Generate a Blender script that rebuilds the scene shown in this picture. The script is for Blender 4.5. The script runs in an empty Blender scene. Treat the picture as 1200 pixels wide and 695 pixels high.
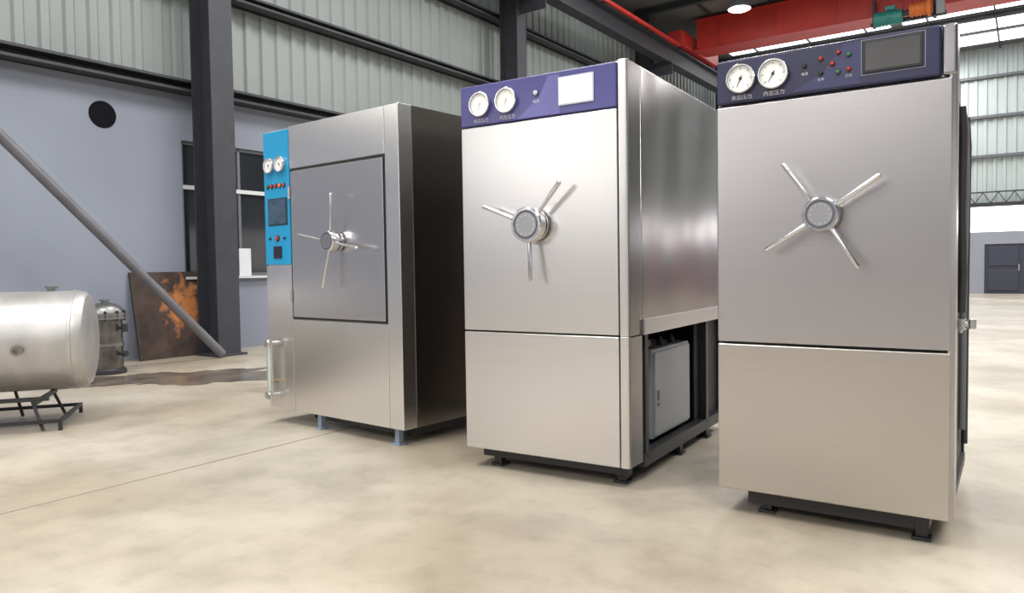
import bpy, bmesh, math, random
from mathutils import Vector, Matrix
random.seed(3)
S = bpy.context.scene; C = S.collection; R = math.radians
S.view_settings.view_transform = 'Standard'

# ---------------------------------------------------------------- materials
def mat(name, col, rough=.5, metal=0., emit=0., var=.06, scale=6., stretch=(1,1,1), bump=0., rvar=0., spec=None, wave=0., detail=5):
    m = bpy.data.materials.new(name); m.use_nodes = True
    nt = m.node_tree; N = nt.nodes; L = nt.links; b = N['Principled BSDF']
    tc = N.new('ShaderNodeTexCoord'); mp = N.new('ShaderNodeMapping'); nz = N.new('ShaderNodeTexNoise')
    mp.inputs['Scale'].default_value = stretch
    nz.inputs['Scale'].default_value = scale; nz.inputs['Detail'].default_value = detail
    L.new(tc.outputs['Object'], mp.inputs['Vector']); L.new(mp.outputs['Vector'], nz.inputs['Vector'])
    cr = N.new('ShaderNodeValToRGB')
    cr.color_ramp.elements[0].position = .3; cr.color_ramp.elements[1].position = .7
    cr.color_ramp.elements[0].color = tuple(max(0, c*(1-var)) for c in col)+(1,)
    cr.color_ramp.elements[1].color = tuple(min(1, c*(1+var)) for c in col)+(1,)
    L.new(nz.outputs['Fac'], cr.inputs['Fac']); L.new(cr.outputs['Color'], b.inputs['Base Color'])
    b.inputs['Roughness'].default_value = rough; b.inputs['Metallic'].default_value = metal
    if spec is not None: b.inputs['Specular IOR Level'].default_value = spec
    if rvar:
        mr = N.new('ShaderNodeMapRange'); mr.inputs['To Min'].default_value = rough-rvar; mr.inputs['To Max'].default_value = rough+rvar
        L.new(nz.outputs['Fac'], mr.inputs['Value']); L.new(mr.outputs['Result'], b.inputs['Roughness'])
    if wave:   # gentle buckling of thin sheet
        n2=N.new('ShaderNodeTexNoise'); n2.inputs['Scale'].default_value=2.2; n2.inputs['Detail'].default_value=0
        m2=N.new('ShaderNodeMapping'); m2.inputs['Scale'].default_value=(1,1.6,.7); L.new(tc.outputs['Object'],m2.inputs['Vector']); L.new(m2.outputs['Vector'],n2.inputs['Vector'])
        b2=N.new('ShaderNodeBump'); b2.inputs['Strength'].default_value=1; b2.inputs['Distance'].default_value=wave
        L.new(n2.outputs['Fac'],b2.inputs['Height'])
        L.new(b2.outputs['Normal'],b.inputs['Normal'])
    elif bump:
        bp = N.new('ShaderNodeBump'); bp.inputs['Strength'].default_value = bump; bp.inputs['Distance'].default_value = .002
        L.new(nz.outputs['Fac'], bp.inputs['Height']); L.new(bp.outputs['Normal'], b.inputs['Normal'])
    if emit:
        L.new(cr.outputs['Color'], b.inputs['Emission Color']); b.inputs['Emission Strength'].default_value = emit
    return m

M = {}
BR=dict(scale=3, stretch=(.5,.5,45), detail=2, var=.02)
M['steel']  = mat('brushed_steel', (.68,.665,.66), .31, 1, **BR)
M['steel3'] = mat('brushed_steel_cool', (.49,.47,.48), .30, 1, **BR)
M['steel3l']= mat('brushed_steel_floor_tint', (.52,.49,.46), .30, 1, **BR)  # warm floor reflection tinted into the lower panel's base colour
M['steel1'] = mat('brushed_steel_grey', (.77,.755,.75), .27, 1, **BR)
M['door1']  = mat('door_steel_glossy', (.60,.585,.59), .27, 1, **BR)
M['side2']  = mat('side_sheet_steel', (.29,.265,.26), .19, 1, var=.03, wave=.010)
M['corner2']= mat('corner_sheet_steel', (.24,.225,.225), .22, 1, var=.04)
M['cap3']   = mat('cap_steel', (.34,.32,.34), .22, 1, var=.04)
M['side1']  = mat('side_steel_reflected_dark', (.28,.255,.24), .24, 1, var=.05, wave=.006)  # dark reflection between the cabinets put into the base colour
M['chrome'] = mat('polished_steel', (.68,.68,.70), .18, 1, var=.02)
M['satin']  = mat('polished_rod_steel', (.62,.62,.65), .20, 1, var=.02)
M['hubcap'] = mat('grey_hub_inset', (.38,.38,.40), .35, 1, var=.05)
M['tank']   = mat('dull_tank_steel', (.47,.46,.455), .44, .7, var=.14, scale=4, stretch=(2,1,1), rvar=.08)
M['vsteel'] = mat('vessel_flange_steel', (.25,.25,.25), .4, .9, var=.15)
M['black']  = mat('black_paint', (.018,.018,.022), .45)
M['rubber'] = mat('black_rubber', (.012,.012,.012), .6)
M['dark']   = mat('dark_steel', (.018,.018,.022), .55, 0)
M['hole']   = mat('dark_opening', (.006,.006,.008), .9, 0, spec=.1)
M['frame']  = mat('charcoal_steel_frame', (.034,.036,.046), .55, 0, var=.15)
M['purple'] = mat('purple_panel', (.065,.062,.215), .26, 0, var=.22, scale=1.6)
M['purple2']= mat('light_purple_print', (.12,.118,.33), .3, 0, var=.1)
M['navy']   = mat('navy_panel', (.017,.018,.058), .26, 0, var=.25, scale=1.8)
M['navy2']  = mat('light_navy_print', (.032,.033,.10), .3, 0, var=.1)
M['blue']   = mat('cyan_panel', (.010,.27,.52), .35, 0, var=.05, scale=2)
M['white']  = mat('white_dial', (.80,.80,.78), .4, var=.01)
M['pale']   = mat('washed_dial_marks', (.60,.60,.61), .5, var=.01)
M['wtext']  = mat('white_print', (.55,.55,.64), .5, var=.01)
M['ink']    = mat('black_ink', (.02,.02,.02), .5)
M['red']    = mat('red_button', (.36,.03,.025), .3)
M['green']  = mat('green_button', (.03,.16,.06), .3)
M['orange'] = mat('orange_paint', (.68,.17,.03), .5)
M['screen'] = mat('dark_screen', (.015,.014,.018), .12)
M['screenl']= mat('lit_screen', (.80,.86,.82), .3, emit=.6, var=.02)
M['screenb']= mat('blue_grey_screen', (.04,.075,.12), .2, var=.35, scale=25)
M['grey']   = mat('grey_box_paint', (.25,.265,.285), .4, var=.04)
M['foot']   = mat('blue_grey_foot', (.22,.28,.36), .5)
M['crane']  = mat('red_crane_paint', (.52,.035,.025), .45, var=.12, scale=2)
M['teal']   = mat('teal_motor', (.03,.24,.21), .5)
M['lamp']   = mat('lamp_diffuser', (1,1,1), .5, emit=5., var=0)
M['sky']    = mat('skylight_sheet', (.93,.96,1), .5, emit=3.0, var=.01)
M['strip']  = mat('daylight_window', (1,.97,.93), .5, emit=1.0, var=.01)
M['strip2'] = mat('daylight_window_mid', (1,.97,.93), .5, emit=2.2, var=.01)
M['bright'] = mat('added_glare_panel', (1,.97,.95), .5, emit=5.0, var=.01)
M['corr']   = mat('corrugated_sheet', (.245,.275,.27), .5, 0, var=.10, scale=.6, stretch=(1,1,.4))
M['corr2']  = mat('corrugated_end_sheet', (.38,.43,.43), .45, 0, var=.05, scale=.6)
M['plaster']= mat('blue_grey_plaster', (.225,.248,.305), .8, var=.12, scale=.45, detail=2)
M['plaster2']= mat('grey_plaster', (.28,.30,.35), .8, var=.05, scale=1.2)
M['roof']   = mat('roof_sheet', (.15,.16,.17), .7)
M['glass']  = mat('dark_glass', (.02,.023,.03), .08, var=.3, scale=.8)
M['wframe'] = mat('white_window_frame', (.62,.64,.66), .4)
M['gframe'] = mat('grey_window_frame', (.14,.15,.17), .4)
M['girt']   = mat('end_wall_rail', (.10,.11,.12), .5)
M['pipe']   = mat('grey_pipe', (.15,.15,.17), .45, .3, var=.12)
M['doorm']  = mat('dark_blue_door', (.035,.04,.065), .5)
M['redm']   = mat('added_red_reflector', (.58,.28,.28), .5, var=.1)
M['bronze'] = mat('tarnished_vessel_steel', (.17,.165,.155), .34, .9, var=.35, scale=8)
M['rustfr'] = mat('rusty_frame', (.045,.032,.028), .7, var=.4, scale=15)
M['clear']  = mat('sight_tube', (.55,.60,.58), .08, .2)
M['brass']  = mat('brass_fitting', (.55,.42,.25), .3, 1)
M['hose']   = mat('black_hose', (.02,.02,.022), .45)
M['wet']    = mat('wet_concrete', (.14,.115,.09), .22, var=.5, scale=3)
M['joint']  = mat('floor_joint', (.27,.235,.19), .9)
M['paper']  = mat('white_sheet', (.70,.73,.77), .6, var=.02)

def rust_mat():
    m = mat('rusty_sheet', (.050,.031,.026), .75, .0, var=.5, scale=5)
    nt=m.node_tree; N=nt.nodes; L=nt.links; b=N['Principled BSDF']
    tc=N.new('ShaderNodeTexCoord'); nz=N.new('ShaderNodeTexNoise'); nz.inputs['Scale'].default_value=9; nz.inputs['Detail'].default_value=8
    L.new(tc.outputs['Object'],nz.inputs['Vector'])
    vm=N.new('ShaderNodeVectorMath'); vm.operation='DISTANCE'; vm.inputs[1].default_value=(0,.62,.62)
    L.new(tc.outputs['Object'],vm.inputs[0])
    ad=N.new('ShaderNodeMath'); ad.operation='MULTIPLY_ADD'; ad.inputs[1].default_value=1.7; L.new(nz.outputs['Fac'],ad.inputs[0])
    ng=N.new('ShaderNodeMath'); ng.operation='MULTIPLY'; ng.inputs[1].default_value=-2.0; L.new(vm.outputs['Value'],ng.inputs[0]); L.new(ng.outputs[0],ad.inputs[2])
    cr=N.new('ShaderNodeValToRGB'); cr.color_ramp.elements[0].position=.22; cr.color_ramp.elements[1].position=.65
    L.new(ad.outputs[0],cr.inputs['Fac'])
    mx=N.new('ShaderNodeMix'); mx.data_type='RGBA'; mx.inputs['B'].default_value=(.46,.17,.05,1)
    old=b.inputs['Base Color'].links[0].from_socket
    L.new(cr.outputs['Color'],mx.inputs['Factor']); L.new(old,mx.inputs['A']); L.new(mx.outputs['Result'],b.inputs['Base Color'])
    return m
M['rust']=rust_mat()

def floor_mat():
    m = bpy.data.materials.new('polished_concrete'); m.use_nodes=True
    nt=m.node_tree; N=nt.nodes; L=nt.links; b=N['Principled BSDF']
    tc=N.new('ShaderNodeTexCoord')
    def noise(s,d,r=.45):
        n=N.new('ShaderNodeTexNoise'); n.inputs['Scale'].default_value=s; n.inputs['Detail'].default_value=d
        n.inputs['Roughness'].default_value=r
        L.new(tc.outputs['Object'],n.inputs['Vector']); return n
    n1=noise(.7,3); n2=noise(2.4,4,.5); n3=noise(9,4,.55); n4=noise(70,2)
    def ramp(n,p0,c0,p1,c1):
        c=N.new('ShaderNodeValToRGB'); c.color_ramp.interpolation='EASE'
        e=c.color_ramp.elements; e[0].position=p0; e[0].color=c0+(1,); e[1].position=p1; e[1].color=c1+(1,)
        L.new(n.outputs['Fac'],c.inputs['Fac']); return c.outputs['Color']
    c1=ramp(n1,.33,(.385,.33,.25),.67,(.51,.465,.385))
    c2=ramp(n2,.3,(.80,.79,.78),.6,(1,1,1))
    c3=ramp(n3,.28,(.88,.875,.87),.55,(1,1,1))
    c4=ramp(n4,.2,(.94,.94,.94),.8,(1,1,1))
    def mul(a,b_):
        mx=N.new('ShaderNodeMix'); mx.data_type='RGBA'; mx.blend_type='MULTIPLY'; mx.inputs['Factor'].default_value=1
        L.new(a,mx.inputs['A']); L.new(b_,mx.inputs['B']); return mx.outputs['Result']
    L.new(mul(mul(mul(c1,c2),c3),c4),b.inputs['Base Color'])
    mr=N.new('ShaderNodeMapRange'); mr.inputs['To Min'].default_value=.26; mr.inputs['To Max'].default_value=.46
    L.new(n1.outputs['Fac'],mr.inputs['Value']); L.new(mr.outputs['Result'],b.inputs['Roughness'])
    b.inputs['Specular IOR Level'].default_value=.45
    return m
M['floor']=floor_mat()

# ---------------------------------------------------------------- mesh helpers
def B(): return bmesh.new()
def box(bm,x0,x1,y0,y1,z0,z1):
    v=[bm.verts.new((x,y,z)) for z in (z0,z1) for y in (y0,y1) for x in (x0,x1)]
    for f in ((0,2,3,1),(4,5,7,6),(0,1,5,4),(2,6,7,3),(0,4,6,2),(1,3,7,5)): bm.faces.new([v[i] for i in f])
    return bm
def cyl(bm,p0,p1,r0,r1=None,seg=20,caps=True):
    p0=Vector(p0); p1=Vector(p1); r1=r0 if r1 is None else r1
    d=(p1-p0).normalized(); a=d.orthogonal().normalized(); b=d.cross(a)
    A=[];Bv=[]
    for i in range(seg):
        t=2*math.pi*i/seg; o=a*math.cos(t)+b*math.sin(t)
        A.append(bm.verts.new(p0+o*r0)); Bv.append(bm.verts.new(p1+o*r1))
    for i in range(seg):
        j=(i+1)%seg; bm.faces.new((A[i],A[j],Bv[j],Bv[i]))
    if caps: bm.faces.new(A[::-1]); bm.faces.new(Bv)
    return bm
def lathe(bm,p0,axis,prof,seg=32):
    p0=Vector(p0); d=Vector(axis).normalized(); a=d.orthogonal().normalized(); b=d.cross(a); rings=[]
    for t,r in prof:
        if r<1e-5: rings.append([bm.verts.new(p0+d*t)])
        else: rings.append([bm.verts.new(p0+d*t+(a*math.cos(2*math.pi*i/seg)+b*math.sin(2*math.pi*i/seg))*r) for i in range(seg)])
    for q in range(len(rings)-1):
        A,Bv=rings[q],rings[q+1]
        for i in range(seg):
            j=(i+1)%seg
            if len(A)==1 and len(Bv)>1: bm.faces.new((A[0],Bv[j],Bv[i]))
            elif len(Bv)==1 and len(A)>1: bm.faces.new((A[i],A[j],Bv[0]))
            elif len(A)>1: bm.faces.new((A[i],A[j],Bv[j],Bv[i]))
    if len(rings[0])>1: bm.faces.new(rings[0][::-1])
    if len(rings[-1])>1: bm.faces.new(rings[-1])
    return bm
def tube(bm,pts,r,seg=12):
    pts=[Vector(p) for p in pts]; rings=[]
    prev=None
    for i,p in enumerate(pts):
        d=(pts[min(i+1,len(pts)-1)]-pts[max(i-1,0)]).normalized()
        a=d.orthogonal().normalized() if prev is None else (prev-d*prev.dot(d)).normalized()
        prev=a; b=d.cross(a)
        rings.append([bm.verts.new(p+(a*math.cos(2*math.pi*k/seg)+b*math.sin(2*math.pi*k/seg))*r) for k in range(seg)])
    for A,Bv in zip(rings,rings[1:]):
        for i in range(seg):
            j=(i+1)%seg; bm.faces.new((A[i],A[j],Bv[j],Bv[i]))
    bm.faces.new(rings[0][::-1]); bm.faces.new(rings[-1])
    return bm
def bar(bm,p0,p1,w):
    return cyl(bm,p0,p1,w*.7071,seg=4)
def prism(bm,pts,z0,z1):
    A=[bm.verts.new((x,y,z0)) for x,y in pts]; Bv=[bm.verts.new((x,y,z1)) for x,y in pts]; n=len(pts)
    for i in range(n):
        j=(i+1)%n; bm.faces.new((A[i],A[j],Bv[j],Bv[i]))
    bm.faces.new(A[::-1]); bm.faces.new(Bv)
    return bm
def arc(cx,cy,r,a0,a1,n=8): return [(cx+r*math.cos(R(a0+(a1-a0)*i/n)),cy+r*math.sin(R(a0+(a1-a0)*i/n))) for i in range(n+1)]
def obj(name,bm,m,parent=None,bevel=0.,label=None):
    bmesh.ops.recalc_face_normals(bm,faces=bm.faces)
    me=bpy.data.meshes.new(name); bm.to_mesh(me); bm.free()
    me.shade_smooth(); me.set_sharp_from_angle(angle=R(35))
    me.materials.append(m)
    o=bpy.data.objects.new(name,me); C.objects.link(o)
    if parent: o.parent=parent
    if bevel:
        b=o.modifiers.new('bevel','BEVEL'); b.width=bevel; b.segments=2; b.limit_method='ANGLE'; b.angle_limit=R(40)
        b.harden_normals=True
    if label: o['label']=label
    return o
def thing(name,label,cat,loc=(0,0,0),rz=0.,group=None):
    o=bpy.data.objects.new(name,None); C.objects.link(o); o.empty_display_size=.1
    o.location=loc; o.rotation_euler=(0,0,rz); o['label']=label; o['category']=cat
    if group: o['group']=group
    return o
def tag(o,label,cat,group=None,kind=None):
    o['label']=label; o['category']=cat
    if group: o['group']=group
    if kind: o['kind']=kind
    return o
def flat(name,pts,y,m,t,label=None):
    g=B(); g.faces.new([g.verts.new((x,y,z)) for x,z in pts]); return obj(name,g,m,t,0,label)
def text(s,x,z,size,m,parent,y):
    cu=bpy.data.curves.new('t','FONT'); cu.body=s; cu.size=size; cu.align_x='CENTER'; cu.align_y='CENTER'; cu.extrude=.0004
    t=bpy.data.objects.new('t',cu); C.objects.link(t)
    bpy.context.view_layer.update()
    me=bpy.data.meshes.new_from_object(t.evaluated_get(bpy.context.evaluated_depsgraph_get()))
    bpy.data.objects.remove(t)
    me.transform(Matrix.Translation((x,y,z))@Matrix.Rotation(R(90),4,'X'))
    me.materials.clear(); me.materials.append(m)
    o=bpy.data.objects.new('printed_caption',me); C.objects.link(o); o.parent=parent
    return o

# ---------------------------------------------------------------- hall (local x = v across, local y = u along)
TH=R(35); cs,sn=math.cos(TH),math.sin(TH)
def H(v,u,z=0): return (v*cs+u*sn, -v*sn+u*cs, z)
def struct(name,bm,m,bevel=0.,parent=None):
    o=obj(name,bm,m,parent,bevel)
    if not parent: o.rotation_euler=(0,0,-TH); o['kind']='structure'
    return o
UE=27.0; U0=-12.0; VR=11.0; RZ=7.5
struct('floor',box(B(),-8.75,VR+.2,U0-.2,UE+.25,-.12,0),M['floor'])
struct('trim_1',box(B(),-3.530,-3.52,U0,UE,0,.0015),M['joint'])
struct('trim_2',box(B(),2.5,2.51,U0,UE,0,.0015),M['joint'])
w=B(); WA,WB,WZ0,WZ1=5.15,7.6,.95,2.62
box(w,-8.72,-8.5,U0,WA,0,3.2); box(w,-8.72,-8.5,WB,UE,0,3.2); box(w,-8.72,-8.5,WA,WB,0,WZ0); box(w,-8.72,-8.5,WA,WB,WZ1,3.2)
struct('wall_left',w,M['plaster'])
def corrug(bm,horizontal_axis,c,a0,a1,z0,z1,sign):
    p=.25; n=int((a1-a0)/p); prof=[]
    for i in range(n):
        s=a0+i*p
        prof+=[(s,0),(s+.12,0),(s+.145,.034),(s+.225,.034)]
    prof.append((a1,0))
    A=[];Bv=[]
    for s,d in prof:
        q=(c+sign*d,s) if horizontal_axis=='u' else (s,c+sign*d)
        A.append(bm.verts.new((q[0],q[1],z0))); Bv.append(bm.verts.new((q[0],q[1],z1)))
    for i in range(len(A)-1): bm.faces.new((A[i],A[i+1],Bv[i+1],Bv[i]))
    return bm
struct('wall_left_cladding',corrug(B(),'u',-8.58,U0,UE,3.2,RZ+.02,1),M['corr'])
n=3
for z,h in ((3.24,.14),(4.5,.11),(5.75,.11),(7.0,.11)):
    g=B(); box(g,-8.54,-8.28,U0,UE-.1,z-h/2,z-h/2+.03); box(g,-8.54,-8.28,U0,UE-.1,z+h/2-.03,z+h/2); box(g,-8.50,-8.46,U0,UE-.1,z-h/2,z+h/2)
    struct('trim_%d'%n,g,M['frame']); n+=1
# window in the left wall
wf=B()
for a,b_,c_,d in ((WA,WB,WZ0,WZ0+.04),(WA,WB,WZ1-.04,WZ1)): box(wf,-8.60,-8.54,a,b_,c_,d)
for a in (WA,WA+.80,WA+1.62,WB-.04): box(wf,-8.60,-8.54,a,a+.04,WZ0,WZ1)
wo=struct('window_1',wf,M['gframe'])
g=B(); box(g,-8.58,-8.56,WA,WB,WZ0,WZ1); obj('pane',g,M['glass'],wo)
g=B(); box(g,-8.60,-8.52,WA,WB,2.03,2.08); obj('middle_rail',g,M['wframe'],wo)
g=B(); box(g,-8.56,-8.42,WA-.02,WB+.02,WZ0-.03,WZ0); obj('window_sill',g,M['wframe'],wo)
# end wall
D0,D1=-1.15,.75; E0,E1=5.0,6.2
e=B(); box(e,-8.72,D0,UE,UE+.2,0,1.9); box(e,D1,VR,UE,UE+.2,0,1.9); box(e,D0,D1,UE,UE+.2,1.52,1.9)
struct('wall_back',e,M['plaster2'])
struct('window_2',box(B(),-8.6,VR,UE+.03,UE+.1,1.9,2.7),M['sky'])
struct('wall_back_cladding',corrug(B(),'v',UE+.06,-8.6,VR,2.7,RZ+.02,-1),M['corr2'])
for k,z in enumerate((2.7,4.2,5.4,6.6)):
    struct('trim_%d'%(n),box(B(),-8.5,VR,UE-.08,UE+.02,z-.04,z+.04),M['girt']); n+=1
dd=struct('door_1',box(B(),D0,D1,UE+.04,UE+.12,0,1.52),M['doorm'])
for a in (D0+.04,(D0+D1)/2+.02):
    for c_ in (.1,.85): obj('door_panel',box(B(),a+.06,a+.84,UE+.01,UE+.045,c_,c_+.6),M['doorm'],dd,.01)
obj('door_handle',box(B(),(D0+D1)/2-.09,(D0+D1)/2-.05,UE-.02,UE+.05,.7,.9),M['grey'],dd)
g=B()
for i in range(13): box(g,E0,E1,UE-.16,UE-.10,.0+.2*i,.19+.2*i)
box(g,E0-.1,E1+.1,UE-.12,UE-.085,0,2.7)
struct('red_reflector',g,M['redm'])  # unseen red slats added to throw a pink reflection on the middle cabinet
# wall behind the viewpoint, with a band of daylight windows, and right wall
struct('wall_front',box(B(),-8.72,VR,U0-.2,U0,0,3.2),M['plaster'])
struct('wall_front_cladding',corrug(B(),'v',U0-.05,-8.6,VR,3.2,RZ+.02,1),M['corr'])
struct('wall_right',box(B(),VR,VR+.2,U0,UE,0,3.2),M['plaster'])
struct('wall_right_cladding',corrug(B(),'u',VR+.08,U0,UE,3.2,RZ+.02,-1),M['corr'])
k=3
def window_end(a,b_,z0,z1,m):
    global k
    wo=struct('window_%d'%k,box(B(),a,b_,U0+.02,U0+.06,z0,z1),M[m]); k+=1
    g=B(); nb=max(2,int((b_-a)/1.2))
    for i in range(nb+1): x=a+(b_-a)*i/nb; box(g,x-.025,x+.025,U0+.06,U0+.10,z0,z1)
    box(g,a,b_,U0+.06,U0+.10,z0,z0+.05); box(g,a,b_,U0+.06,U0+.10,z1-.05,z1); obj('window_frame',g,M['frame'],wo)
for q in ((-8.2,-5.2,2.6,5.0,'strip'),(-4.6,-.6,4.5,6.2,'strip2'),(3.0,9.5,3.5,5.2,'strip')): window_end(*q)
def window_side(V,s,a,b_,z0,z1,m):
    global k
    wo=struct('window_%d'%k,box(B(),V-.02,V+.02,a,b_,z0,z1),M[m]); k+=1
    g=B()
    for i in range(6): y=a+(b_-a)*i/5; box(g,V+s*.02-.02,V+s*.02+.02,y-.025,y+.025,z0,z1)
    obj('window_frame',g,M['frame'],wo)
for a,b_,z0,z1 in ((-9,-4,1.0,2.8),(-2,3,1.0,2.8),(6,11,1.0,2.8),(14,24,1.0,2.8)): window_side(VR-.05,-1,a,b_,z0,z1,'strip')
window_side(-8.24,1,-11.6,-6.8,2.9,4.7,'bright')  # unseen glowing panel added to give the middle door its white glare
window_side(-8.24,1,-2.8,2.0,3.5,4.35,'strip2')
# roof
struct('ceiling',box(B(),-8.75,VR+.2,U0-.2,UE+.2,RZ,RZ+.1),M['roof'])
for u0,u1 in ((-9.5,-8.2),(-3.5,-2.2),(2.5,3.8),(8.5,9.8),(14.5,15.5),(21.7,22.95),(23.6,24.8),(25.3,26.3)):
    for a,b_ in ((-7.6,-3.2),(-2.9,1.2),(1.8,6.5)):
        struct('window_%d'%k,box(B(),a,b_,u0,u1,RZ-.04,RZ-.005),M['sky']); k+=1
CU=[5.3,11.65,17.5,23.4]
for u in [-6.8,-.7]+CU[:3]+[23.25]:
    g=B()
    for z0,z1,hw in ((-.17,-.15,.06),(-.06,-.04,.06),(-.16,-.04,.012)): box(g,-8.3,VR,u-hw,u+hw,RZ+z0,RZ+z1)
    struct('trim_%d'%n,g,M['frame']); n+=1
for v in (-6.8,-5.3,-3.8,-2.3,-.8,.7,2.2):
    struct('trim_%d'%n,box(B(),v-.02,v+.02,U0,UE,RZ-.09,RZ-.04),M['frame']); n+=1

labs={5.3:'charcoal steel column beside the wall window, nearest the left tank',11.65:'charcoal steel column rising above the gap between blue-panel and purple-panel cabinets',
      17.5:'distant dark steel column under the crane runway above the middle cabinet',23.4:'farthest dark steel column, past the red overhead crane'}
for u in CU:
    t=thing('steel_column',labs[u],'column',H(-8.05,u),-TH,'steel columns along the clad wall')
    g=B(); box(g,-.2,-.18,-.15,.15,.02,RZ-.18); box(g,.18,.2,-.15,.15,.02,RZ-.18); box(g,-.18,.18,-.012,.012,.02,RZ-.18)
    obj('column_shaft',g,M['frame'],t)
    obj('base_plate',box(B(),-.2,.26,-.2,.2,0,.025),M['frame'],t,.003)
    g=B(); box(g,.2,.75,-.1,.1,6.02,6.06); box(g,.2,.75,-.012,.012,5.75,6.02); obj('bracket',g,M['frame'],t)
# crane runway
t=thing('crane_runway_beam','long black crane runway beam carried on the column brackets','beam',H(-7.5,0,6.06),-TH)
g=B(); box(g,-.14,.14,U0,UE-.2,0,.03); box(g,-.14,.14,U0,UE-.2,.42,.45); box(g,-.012,.012,U0,UE-.2,.03,.42); obj('girder',g,M['frame'],t)
obj('rail',box(B(),-.03,.03,U0,UE-.2,.45,.49),M['dark'],t)
t=thing('conductor_rail','thin red power rail running along the black crane runway','rail',H(-7.28,0,6.50),-TH)
obj('conductor_bar',box(B(),-.035,.035,U0,17.9,0,.07),M['crane'],t)
for i in range(7): u=4+i*2; obj('hanger',box(B(),-.09,.03,u-.02,u+.02,.0,.09),M['frame'],t)
# overhead crane
t=thing('overhead_crane','red double-girder bridge crane spanning the far end under the roof','crane',H(0,19.6,6.57),-TH)
for uu,z0,z1 in ((-.55,.04,.84),(.05,.10,.82)):
    g=B(); box(g,-7.2,VR-.4,uu-.16,uu+.16,z0+.02,z1-.02); box(g,-7.3,VR-.4,uu-.2,uu+.2,z1-.02,z1); box(g,-7.3,VR-.4,uu-.2,uu+.2,z0,z0+.02)
    for i in range(12): v=-6.6+i*1.4; box(g,v-.015,v+.015,uu-.195,uu+.195,z0+.02,z1-.02)
    obj('bridge_girder',g,M['crane'],t)
g=B(); box(g,-7.66,-7.3,-1.5,1.2,.05,.42); obj('end_carriage',g,M['crane'],t,.01)
for u in (-1.2,.9): obj('wheel',cyl(B(),(-7.53,u,.1),(-7.43,u,.1),.1),M['dark'],t)
t=thing('hoist_trolley','teal and orange hoist motors on the red bridge crane','hoist',H(-2.2,18.56,5.98),-TH)
g=B(); cyl(g,(-.62,-.15,.42),(-.14,-.15,.42),.15)
for i in range(7): cyl(g,(-.60+.07*i,-.15,.42),(-.585+.07*i,-.15,.42),.17)
obj('hoist_motor',g,M['teal'],t)
obj('fan_cover',lathe(B(),(-.62,-.15,.42),(-1,0,0),[(0,.16),(.06,.16),(.09,.12),(.09,0)],20),M['teal'],t)
obj('terminal_box',box(B(),-.48,-.28,-.22,-.08,.57,.67),M['teal'],t,.008)
g=B(); cyl(g,(.0,-.15,.50),(.34,-.15,.50),.14)
for i in range(4): cyl(g,(.04+.08*i,-.15,.50),(.055+.08*i,-.15,.50),.165)
obj('gear_motor',g,M['orange'],t)
obj('gearbox',lathe(B(),(.34,-.15,.50),(1,0,0),[(0,.19),(.06,.19),(.09,.12),(.09,0)],20),M['orange'],t)
obj('drum_shaft',cyl(B(),(-.14,-.15,.46),(0,-.15,.46),.06),M['frame'],t)
obj('control_box',box(B(),.5,.66,-.16,.0,.36,.62),M['grey'],t,.008)
g=B(); box(g,-.8,.68,.00,.10,.34,.42); obj('trolley_frame',g,M['frame'],t)
for x in (-.75,.45): obj('hanger_plate',box(B(),x-.03,x+.03,.10,.24,.34,.95),M['frame'],t)
# high-bay lamp
t=thing('high_bay_lamp','round white high-bay lamp under the roof left of the red crane','lamp',H(-5.7,17.7,7.05),-TH)
obj('lamp_shade',lathe(B(),(0,0,0),(0,0,1),[(0,.27),(.02,.28),(.2,.12),(.36,.09),(.36,0)]),M['grey'],t)
obj('diffuser',lathe(B(),(0,0,-.03),(0,0,1),[(0,0),(0,.2),(.03,.26),(.03,0)]),M['lamp'],t)
obj('hanger_rod',cyl(B(),(0,0,.34),(0,0,.45),.015),M['dark'],t)
# lattice girder across the end wall
t=thing('lattice_girder','black lattice girder fixed across the far corrugated wall above the white strip','girder',H(0,UE-.12,2.74),-TH)
g=B(); box(g,-5,4,-.03,.03,0,.04); obj('chord',g,M['frame'],t)
g=B(); box(g,-5,4,-.03,.03,.34,.38); obj('chord',g,M['frame'],t)
g=B()
for i in range(22):
    x=-5+.4*i; bar(g,(x,0,.03),(x+.2,0,.35),.022); bar(g,(x+.2,0,.35),(x+.4,0,.03),.022)
o=obj('lattice_bars',g,M['frame'],t)

# wall vent
t=thing('wall_vent','round black vent hole high in the blue-grey wall','vent',H(-8.5,4.22,2.78),-TH)
obj('vent_rim',lathe(B(),(0,0,0),(1,0,0),[(0,.150),(.006,.150),(.006,.140),(0,.140)]),M['hole'],t)
obj('vent_hole',cyl(B(),(0,0,0),(.005,0,0),.141,seg=32),M['hole'],t)
# leaning brace pipe
p0=Vector((-3.39,8.60,.05)); d=Vector((-1.157,-1.92,2.185))
o=obj('brace_pipe',cyl(B(),p0,p0+d*2.73,.050,seg=24),M['pipe']); tag(o,'long grey pipe slanting down to the foot of the first column','pipe')
# rusty sheet
t=thing('rusty_metal_sheet','brown metal sheet with orange rust leaning on the wall by the column','metal sheet',H(-8.29,4.44,0),-TH)
o=obj('sheet',box(B(),-.006,.006,0,.90,0,1.03),M['rust'],t); o.rotation_euler=(0,R(-10.5),0)
for a in (0,.87):
    o=obj('edge_strip',box(B(),-.015,.015,a,a+.03,0.01,1.03),M['rustfr'],t); o.rotation_euler=(0,R(-10.5),0)
# white sheet on sill
t=thing('white_sheet','pale white sheet propped in the window on the sill','sheet',H(-8.50,6.0,WZ0),-TH)
obj('sheet_face',box(B(),-.008,.008,-.09,.09,0,.36),M['paper'],t,.003)
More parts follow.
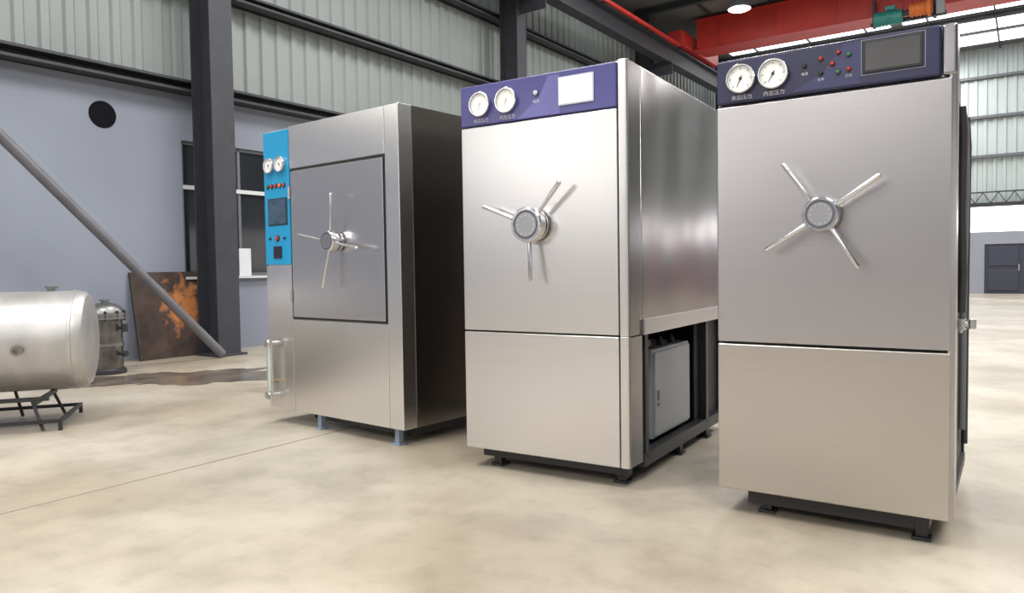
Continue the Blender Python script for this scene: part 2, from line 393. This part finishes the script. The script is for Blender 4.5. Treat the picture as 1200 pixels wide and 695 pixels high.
# puddle
pts=[]
N_=260
for i in range(N_):
    a=2*math.pi*i/N_; rr=1+.25*math.sin(2*a+.6)+.16*math.sin(5*a)+.14*math.sin(9*a+2)+.09*math.sin(17*a+1)+.07*math.sin(31*a)+.04*math.sin(53*a+2)
    pts.append((rr*math.cos(a)*.40,rr*math.sin(a)*1.35))
g=B(); g.faces.new([g.verts.new((x,y,.003)) for x,y in pts])
o=obj('puddle',g,M['wet']); o.location=(-3.10,7.05,0); o.rotation_euler=(0,0,R(-72)); tag(o,'dark wet patch on the concrete in front of the column','puddle')

# ---------------------------------------------------------------- tank on the left
TX,TY=-2.885,5.08
t=thing('horizontal_tank','large silver horizontal tank lying on a black stand at the left','tank',(TX,TY,0),R(20))
g=B(); prof=[(-1.7,.0),(-1.69,.2),(-1.66,.31),(-1.6,.33),(-.10,.33),(-.098,.336),(-.08,.336),(-.078,.33),(-.045,.324),(-.02,.305),(-.006,.26),(.002,.16),(.004,0)]
lathe(g,(0,0,.56),(1,0,0),prof,64); obj('tank_shell',g,M['tank'],t)
g=B(); lathe(g,(-1.0,0,.56),(1,0,0),[(0,.3301),(0,.334),(.03,.334),(.03,.3301)],64)
obj('weld_band',g,M['tank'],t)
nz_=obj('nozzle',lathe(B(),(-.37,-.322,.53),(0,-1,-.09),[(0,.024),(.022,.024),(.022,.034),(.034,.034),(.034,.018),(.02,.018),(.02,0)],24),M['vsteel'],t)
g=B(); lathe(g,(-.24,0,.885),(0,0,1),[(0,.025),(.025,.025),(.025,.038),(.038,.038),(.038,0)],20); obj('top_fitting',g,M['vsteel'],t)
t=thing('tank_stand','low black welded stand carrying the silver horizontal tank','stand',(TX,TY,0),R(20))
for x,dx in ((-1.2,-.04),(-.98,.0),(-.76,.02),(-.54,.03),(-.32,.07)):
    for y in (-.26,.26): obj('leg',cyl(B(),(x,y,.205),(x+dx,y*1.2,0.006),.011,seg=8),M['black'],t)
for y in (-.27,.27): obj('rail',box(B(),-1.4,-.22,y-.013,y+.013,.19,.215),M['black'],t)
for x in (-1.3,-.9,-.3): obj('crossbar',box(B(),x-.013,x+.013,-.29,.29,.165,.19),M['black'],t)
for y in (-.32,.32): obj('stretcher',box(B(),-1.4,-.14,y-.011,y+.011,.05,.072),M['black'],t)
obj('crossbar',box(B(),-.162,-.14,-.309,.309,.05,.072),M['black'],t)
for y in (-.32,.32): obj('leg',box(B(),-.162,-.14,y-.011,y+.011,0,.05),M['black'],t)

# vertical vessel
t=thing('pressure_vessel','small upright dark steel pressure vessel behind the silver tank','vessel',(-4.09,7.42,0),0)
obj('vessel_body',lathe(B(),(0,0,.04),(0,0,1),[(0,0),(0,.15),(.03,.155),(.53,.155),(.56,.155)],32),M['bronze'],t)
obj('skirt_ring',lathe(B(),(0,0,0),(0,0,1),[(0,.12),(0,.18),(.04,.18),(.06,.156),(.06,.12)],32),M['dark'],t)
obj('flange',lathe(B(),(0,0,.55),(0,0,1),[(0,.15),(0,.188),(.025,.188),(.025,.178),(.033,.178),(.033,.188),(.058,.188),(.058,.15)],32),M['vsteel'],t)
obj('middle_band',lathe(B(),(0,0,.28),(0,0,1),[(0,.1555),(0,.168),(.03,.168),(.03,.1555)],32),M['vsteel'],t)
obj('lid',lathe(B(),(0,0,.608),(0,0,1),[(0,.17),(.03,.165),(.07,.14),(.10,.08),(.11,0)],32),M['vsteel'],t)
obj('lid_nozzle',lathe(B(),(0,0,.71),(0,0,1),[(0,.03),(.02,.03),(.02,.045),(.035,.045),(.035,0)],20),M['vsteel'],t)
for i in range(10):
    a=i*math.pi/5+.2; x,y=.180*math.cos(a),.180*math.sin(a); g=B(); cyl(g,(x,y,.53),(x,y,.635),.009,seg=8); cyl(g,(x,y,.608),(x,y,.625),.016,seg=6); obj('clamp_bolt',g,M['dark'],t)
g=B(); cyl(g,(.15,-.02,.46),(.21,-.03,.46),.015); cyl(g,(.21,-.03,.42),(.21,-.03,.50),.028); obj('valve',g,M['dark'],t)
g=B(); cyl(g,(.15,-.02,.2),(.20,-.03,.2),.015); cyl(g,(.20,-.03,.2),(.225,-.033,.2),.03); obj('outlet',g,M['dark'],t)

# ---------------------------------------------------------------- sterilizer details
def gauge(t,x,z,r,y0,ang=-40,ink='ink'):
    g=lathe(B(),(x,y0,z),(0,-1,0),[(0,r*.98),(.008,r),(.022,r),(.026,r*.95),(.026,r*.89),(.014,r*.87),(.014,0)],40)
    q=obj('gauge',g,M['chrome'],t)
    obj('dial',cyl(B(),(x,y0-.0142,z),(x,y0-.0165,z),r*.86,seg=40),M['white'],q)
    g=B()
    for i in range(25):
        a=R(225-i*270/24); c,s=math.cos(a),math.sin(a); r0=r*(.62 if i%4==0 else .70)
        cyl(g,(x+c*r0,y0-.0170,z+s*r0),(x+c*r*.78,y0-.0170,z+s*r*.78),r*(.022 if i%4==0 else .010),seg=4)
    obj('dial_marks',g,M[ink],q)
    g=B(); a=R(225+ang)
    cyl(g,(x-math.cos(a)*r*.2,y0-.018,z-math.sin(a)*r*.2),(x+math.cos(a)*r*.62,y0-.018,z+math.sin(a)*r*.62),r*.04,r*.012,seg=6)
    cyl(g,(x,y0-.0165,z),(x,y0-.020,z),r*.10,seg=16); obj('needle',g,M[ink],q)
    return q
def button(t,x,z,r,m,y0):
    q=obj('button',lathe(B(),(x,y0,z),(0,-1,0),[(0,r),(.009,r*.95),(.012,r*.7),(.012,0)],20),m,t)
    obj('button_ring',lathe(B(),(x,y0,z),(0,-1,0),[(0,r*1.3),(.004,r*1.28),(.004,r)],20),M['dark'],q)
def handwheel(t,x,z,rh,L,angs,y0,rs=.0105):
    g=lathe(B(),(x,y0,z),(0,-1,0),[(0,rh*.9),(.006,rh*.9),(.006,rh*.5),(.026,rh*.5),(.026,rh*.95),(.031,rh),(.074,rh),(.080,rh*.93),(.080,rh*.82),(.075,rh*.80),(.075,0)],48)
    q=obj('handwheel',g,M['chrome'],t)
    obj('hub_groove',cyl(B(),(x,y0-.0745,z),(x,y0-.076,z),rh*.80,seg=48),M['pipe'],q)
    g=lathe(B(),(x,y0-.0755,z),(0,-1,0),[(0,rh*.70),(.005,rh*.68),(.005,0)],40)
    obj('hub_cap',g,M['hubcap'],q)
    g=B()
    for i in range(12):
        a=2*math.pi*i/12; cyl(g,(x+math.cos(a)*rh*.55,y0-.0803,z+math.sin(a)*rh*.55),(x+math.cos(a)*rh*.55,y0-.0811,z+math.sin(a)*rh*.55),rh*.04,seg=8)
    obj('hub_marks',g,M['wtext'],q)
    for a in angs:
        c,s=math.cos(R(a)),math.sin(R(a))
        p=Vector((x+c*rh*.9,y0-.054,z+s*rh*.9)); e=Vector((x+c*L,y0-.075,z+s*L)); d=(e-p).normalized(); Ln=(e-p).length
        g=lathe(B(),p,d,[(0,rs),(Ln-.008,rs),(Ln-.003,rs*.8),(Ln,rs*.35),(Ln+.0005,0)],20)
        obj('spoke',g,M['satin'],q)
def screen(t,x0,x1,z0,z1,y0,m,bez):
    q=obj('display_bezel',box(B(),x0,x1,y0-.006,y0,z0,z1),bez,t,.003)
    b=.008
    obj('screen',box(B(),x0+b,x1-b,y0-.0075,y0-.005,z0+b,z1-b),m,q)
    return q
def foot(t,x,y,m,h=.1,w=.035):
    g=B(); box(g,x-w,x+w,y-w,y+w,0,.012); box(g,x-w*.6,x+w*.6,y-w*.6,y+w*.6,.012,h); obj('foot',g,m,t,.002)

# ======== machine one (left, blue panel) ========
W,Dp,Z0,Z1=1.308,1.25,.10,1.92
t=thing('steam_sterilizer','wide stainless steel sterilizer cabinet with cyan control strip on its left side','sterilizer',(-1.628,4.922,0),-R(39.0),'stainless sterilizer cabinets')
st=M['steel1']
obj('body',box(B(),.004,W-.004,.018,Dp,Z0,Z1-.002),st,t,.004)
obj('side_panel',box(B(),W-.004,W,.103,Dp,Z0,Z1-.002),M['side1'],t,0,'side panel with dark reflection painted in')
obj('corner_post',box(B(),1.193,W,-.002,.10,Z0,Z1),st,t,.004)
obj('header_panel',box(B(),.284,1.189,0,.018,1.652,Z1),st,t,.003)
obj('front_panel',box(B(),.284,1.189,0,.018,Z0,.690),st,t,.003)
obj('front_panel',box(B(),0,.280,0,.018,Z0,1.038),st,t,.003)
obj('door_gasket',box(B(),.284,1.189,.004,.0178,.694,1.648),M['rubber'],t)
obj('door',box(B(),.298,1.176,-.006,.004,.708,1.634),M['door1'],t,.003)
cp=obj('control_panel',box(B(),0,.280,-.002,.018,1.044,Z1-.012),M['blue'],t,.003)
gauge(t,.080,1.69,.052,-.002,60); gauge(t,.200,1.69,.052,-.002,80)
for i,(x,m) in enumerate(((.045,'green'),(.09,'red'),(.135,'red'),(.18,'orange'),(.225,'red'))): button(t,x,1.555,.013,M[m],-.002)
q=screen(t,.045,.255,1.30,1.475,-.002,M['screenb'],M['dark'])
button(t,.14,1.215,.017,M['red'],-.002)
for x in (.06,.22): button(t,x,1.215,.007,M['ink'],-.002)
screen(t,.095,.185,1.085,1.165,-.002,M['screen'],M['navy'])
handwheel(t,.757,1.175,.063,.285,(80,170,260,350),-.006,.0100)
for z in (.80,1.46): obj('hinge',cyl(B(),(.291,-.012,z),(.291,-.012,z+.08),.008),M['chrome'],t)
lg=obj('level_gauge',cyl(B(),(.075,-.045,.19),(.075,-.045,.54),.011),M['clear'],t)
for z in (.19,.53):
    g=B(); cyl(g,(.075,.0,z),(.075,-.06,z),.013); cyl(g,(.075,-.045,z-.03),(.075,-.045,z+.03),.018); cyl(g,(.075,-.06,z),(.075,-.072,z),.024); obj('fitting',g,M['chrome'],lg)
for x in (.048,.102): obj('guard_rod',cyl(B(),(x,-.045,.19),(x,-.045,.54),.004),M['chrome'],lg)
g=B(); cyl(g,(.075,0,.28),(.11,-.05,.28),.007); obj('drain_tap',g,M['brass'],lg)
g=B(); box(g,.35,1.25,.10,.14,.045,.1); box(g,.35,1.25,Dp-.14,Dp-.1,.045,.1); box(g,.35,.39,.1,Dp-.1,.045,.1); box(g,W-.09,W-.05,.1,Dp-.1,.045,.1); obj('base_frame',g,M['black'],t)
for x in (.49,1.21):
    for y in (.05,Dp-.12): foot(t,x,y,M['foot'],.1,.03)

# ======== machine two (middle) ========
W,Dp,Z1=.89,1.5,1.905
t=thing('steam_sterilizer','middle stainless sterilizer cabinet with purple control strip and lit white screen','sterilizer',(-.2406,3.722,0),-R(32.3),'stainless sterilizer cabinets')
st=M['steel']; rad=.010; xe=.842; zs=.69; zp=1.70; yc=.15
pl=[(0,.022),(xe+.006,.022),(xe+.006,0)]+arc(W-rad,rad,rad,-90,0,5)+[(W,.02),(W-.004,.02),(W-.004,Dp),(.004,Dp),(.004,.2),(0,.2)]
obj('body',prism(B(),pl,zs,Z1),st,t,.002)
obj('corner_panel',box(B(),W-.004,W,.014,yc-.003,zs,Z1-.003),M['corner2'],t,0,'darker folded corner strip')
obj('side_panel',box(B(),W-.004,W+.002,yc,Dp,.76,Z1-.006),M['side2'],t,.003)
obj('side_panel',box(B(),-.004,.004,.2,Dp,.1,Z1-.01),M['side1'],t,0,'unseen left panel added to darken a reflection')  # added dark panel, so the left cabinet's side mirrors something dark
obj('bay_shade_liner',box(B(),.0045,.012,.03,Dp-.02,.1,.688),M['dark'],t)  # dark sheet added so the open bay looks shaded inside
obj('door_gasket',box(B(),.003,xe+.004,.014,.0215,zs-.002,zp),M['rubber'],t)
obj('door',box(B(),0,xe,0,.014,zs+.004,zp-.005),st,t,.004)
obj('front_panel',box(B(),0,xe,0,.02,.1,zs-.004),st,t,.004)
obj('control_panel',box(B(),.0,xe,-.004,.020,zp,Z1-.006),M['purple'],t,.008)
flat('panel_graphic',((.33,1.706),(.45,1.79),(.50,1.885),(.56,1.885),(.56,1.706)),-.0044,M['purple2'],t,'lighter violet peaked print')
pl=[(xe+.006,.022),(xe+.006,0)]+arc(W-rad,rad,rad,-90,0,5)+[(W,.02),(W-.02,.02)]
obj('corner_post',prism(B(),pl,.10,.688),st,t,.002)
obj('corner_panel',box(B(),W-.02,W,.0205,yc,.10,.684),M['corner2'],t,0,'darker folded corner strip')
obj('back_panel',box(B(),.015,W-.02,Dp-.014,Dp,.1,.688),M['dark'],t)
obj('rear_shade_sheet',box(B(),W-.055,W-.046,1.02,Dp-.05,.1,.688),M['dark'],t,0,'dark sheet added as shade at the rear of the bay')  # dark sheet added as shade over a bright gap in the bay
obj('side_flange',box(B(),W-.01,W+.012,yc,Dp,.685,.76),M['steel3'],t,.004)
obj('rear_post',box(B(),W-.045,W-.005,Dp-.05,Dp-.016,.1,.69),M['black'],t)
obj('inner_post',box(B(),W-.045,W-.005,.20,.235,.1,.69),M['black'],t)
obj('inner_post',box(B(),W-.045,W-.005,1.10,1.14,.1,.69),M['black'],t)
g=B(); box(g,.05,W-.04,.08,.12,.045,.1); box(g,.05,.09,.12,Dp-.05,.045,.1); box(g,W-.06,W-.005,.18,Dp,.065,.125); box(g,.05,W-.02,Dp-.08,Dp-.04,.045,.1); box(g,.02,W-.06,.1,Dp-.02,.10,.106); obj('base_frame',g,M['black'],t)
for x,y in ((.13,.11),(.80,.13),(.13,Dp-.1),(.84,Dp-.3),(.84,.75)): foot(t,x,y,M['black'],.09,.035)
eb=obj('equipment_box',box(B(),.50,W-.06,.42,.96,.14,.585),M['grey'],t,.004)
obj('box_door',box(B(),W-.06,W-.048,.435,.945,.155,.57),M['grey'],eb,.003)
g=B(); box(g,W-.049,W-.042,.465,.480,.33,.38); cyl(g,(W-.048,.472,.31),(W-.042,.472,.31),.009); obj('latch',g,M['pipe'],eb)
for y in (.50,.66,.82):
    g=B(); cyl(g,(.78,y,.58),(.78,y,.615),.018); cyl(g,(.78,y,.615),(.78,y,.63),.010); obj('cable_gland',g,M['dark'],eb)
g=B(); tube(g,[(.70,.32,.12),(.70,.32,.58),(.70,.32,.61),(.74,.31,.63),(.83,.31,.63)],.014); obj('pipe',g,M['vsteel'],t)
g=B(); cyl(g,(.83,.31,.63),(.86,.305,.63),.018); obj('valve_knob',g,M['bronze'],t)
gauge(t,.125,1.80,.060,-.004,30,'pale'); gauge(t,.277,1.80,.060,-.004,30,'pale')
button(t,.436,1.815,.012,M['wtext'],-.004)
screen(t,.555,.735,1.738,1.868,-.004,M['screenl'],M['wtext'])
text('夹层压力',.125,1.722,.022,M['wtext'],t,-.0055); text('内室压力',.277,1.722,.022,M['wtext'],t,-.0055)
text('电源',.436,1.775,.018,M['wtext'],t,-.0055)
handwheel(t,.415,1.20,.082,.262,(158,46,274),0,.0100)

# ======== machine three (right) ========
W,Dp,Z1=.824,1.05,1.805
t=thing('steam_sterilizer','nearest stainless sterilizer cabinet with dark navy control strip and black screen','sterilizer',(.829,2.979,0),-R(34.2),'stainless sterilizer cabinets')
st=M['steel3']
rad=.022; xe=.795; zs=.69; zp=1.63
pl=[(0,.022),(xe+.006,.022),(xe+.006,0)]+arc(W-rad,rad,rad,-90,0)+[(W,.10),(W-.045,.10),(W-.045,Dp),(0,Dp)]
obj('body',prism(B(),pl,zs,Z1-.004),st,t,.003)
obj('door_gasket',box(B(),.003,xe+.004,.014,.0215,zs-.002,zp),M['rubber'],t)
obj('door',box(B(),0,xe+.016,-.004,.014,zs+.004,zp-.006),st,t,.006)
obj('front_panel',box(B(),0,xe+.016,-.004,.02,.1,zs-.004),M['steel3l'],t,.006)
obj('control_panel',box(B(),0,xe-.018,-.008,.020,zp+.002,Z1),M['navy'],t,.010)
flat('panel_graphic',((.29,1.645),(.40,1.70),(.47,1.792),(.525,1.792),(.525,1.645)),-.0084,M['navy2'],t,'lighter navy peaked print')
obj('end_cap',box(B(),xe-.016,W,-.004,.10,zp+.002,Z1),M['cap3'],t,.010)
obj('top_cover',box(B(),0,W-.045,.02,Dp,Z1-.004,Z1+.004),M['navy'],t)
obj('corner_post',prism(B(),[(xe+.006,.022),(xe+.006,0)]+arc(W-rad,rad,rad,-90,0)+[(W,.10),(W-.045,.10),(W-.045,.03)],.1,zs),st,t,.002)
obj('side_panel',box(B(),0,.015,.022,Dp,.1,.69),st,t)
obj('side_panel',box(B(),W-.045,W-.030,.10,Dp,.13,1.66),M['dark'],t,.003,'dark grey side panel')
obj('rear_post',box(B(),W-.045,W-.02,Dp-.05,Dp,.06,1.64),M['black'],t)
obj('side_rail',box(B(),W-.045,W-.015,.10,Dp-.05,.09,.13),M['black'],t)
obj('back_panel',box(B(),.015,W-.045,Dp-.015,Dp-.0,.1,.69),M['dark'],t)
g=B(); tube(g,[(W-.012,.45,1.60),(W-.006,.46,1.5),(W-.010,.47,1.2),(W-.004,.46,.95),(W-.008,.45,.80)],.017); obj('hose',g,M['hose'],t)
g=B(); tube(g,[(W-.02,.62,1.62),(W-.006,.66,1.56),(W-.004,.68,1.3),(W-.01,.68,1.0),(W-.012,.66,.3)],.014); obj('hose',g,M['pipe'],t,0,'grey hose')
g=B(); tube(g,[(W-.012,.85,1.62),(W-.006,.86,1.5),(W-.010,.86,.9),(W-.012,.86,.2)],.013); obj('hose',g,M['hose'],t)
g=B(); box(g,W-.03,W+.02,.20,.25,.75,.79); cyl(g,(W+.0,.225,.772),(W+.048,.225,.772),.014); cyl(g,(W+.036,.225,.755),(W+.036,.225,.79),.017); box(g,W-.03,W+.005,.25,.34,.735,.76); obj('pipe_bracket',g,M['chrome'],t,.002)
g=B(); box(g,.10,W-.08,.07,.11,.035,.1); box(g,.10,.14,.11,Dp-.05,.035,.1); box(g,W-.12,W-.08,.11,Dp-.05,.035,.1); box(g,.1,W-.08,Dp-.09,Dp-.05,.035,.1); box(g,.02,W-.05,.03,Dp-.02,.1,.106); obj('base_frame',g,M['black'],t)
for x,y in ((.17,.10),(.72,.085),(.17,Dp-.08),(.72,Dp-.08)): foot(t,x,y,M['black'],.09,.032)
yp=-.008
gauge(t,.101,1.722,.057,yp,20); gauge(t,.224,1.722,.057,yp,15)
text('夹层压力',.101,1.652,.020,M['wtext'],t,yp-.0015); text('内室压力',.224,1.652,.020,M['wtext'],t,yp-.0015)
for x,z,m in ((.335,1.735,'ink'),(.392,1.752,'red'),(.392,1.700,'ink'),(.432,1.728,'red'),(.452,1.765,'red'),(.487,1.752,'green'),(.487,1.700,'red'),(.452,1.695,'green')): button(t,x,z,.0075,M[m],yp)
text('电源',.335,1.705,.012,M['wtext'],t,yp-.0015); text('急停',.392,1.676,.012,M['wtext'],t,yp-.0015); text('打印',.487,1.676,.012,M['wtext'],t,yp-.0015)
screen(t,.535,.722,1.675,1.788,yp,M['screen'],M['dark'])
g=B(); 
for a in ((.527,.730,1.792,1.794),(.527,.730,1.669,1.671),(.527,.529,1.669,1.794),(.728,.730,1.669,1.794)): box(g,a[0],a[1],yp-.001,yp,a[2],a[3])
obj('screen_border',g,M['grey'],t)
handwheel(t,.405,1.178,.063,.236,(124,33,213,303),-.004,.0095)

# ---------------------------------------------------------------- light
wd=bpy.data.worlds.new('World'); S.world=wd; wd.use_nodes=True
bg=wd.node_tree.nodes['Background']; bg.inputs['Color'].default_value=(.9,.93,1,1); bg.inputs['Strength'].default_value=.8
def area(v,u,z,sx,sy,p,col=(1,.97,.93),rot=None):
    l=bpy.data.lights.new('bay_light','AREA'); l.shape='RECTANGLE'; l.size=sx; l.size_y=sy; l.energy=p; l.color=col
    o=bpy.data.objects.new('bay_light',l); C.objects.link(o); o.location=H(v,u,z); o.rotation_euler=rot or (0,0,-TH)
    return o
for v,u in ((-4,0),(1.5,0),(-4.5,6),(2.5,6.5),(-3.5,13),(3,13),(-3,25),(3.5,22)): area(v,u,7.2,2.0,2.0,345)
area(-4,-7,7.0,2.4,2.4,380); area(4,-7,7.0,2.4,2.4,380)

# ---------------------------------------------------------------- camera
cam=bpy.data.cameras.new('camera'); co=bpy.data.objects.new('camera',cam); C.objects.link(co)
cam.lens=26.01; cam.sensor_width=36; cam.clip_start=.05; cam.clip_end=200
co.matrix_world=Matrix.Translation((0,0,1.0))@Matrix.Rotation(R(90-2.2),4,'X')@Matrix.Rotation(R(-.84),4,'Z')
S.camera=co
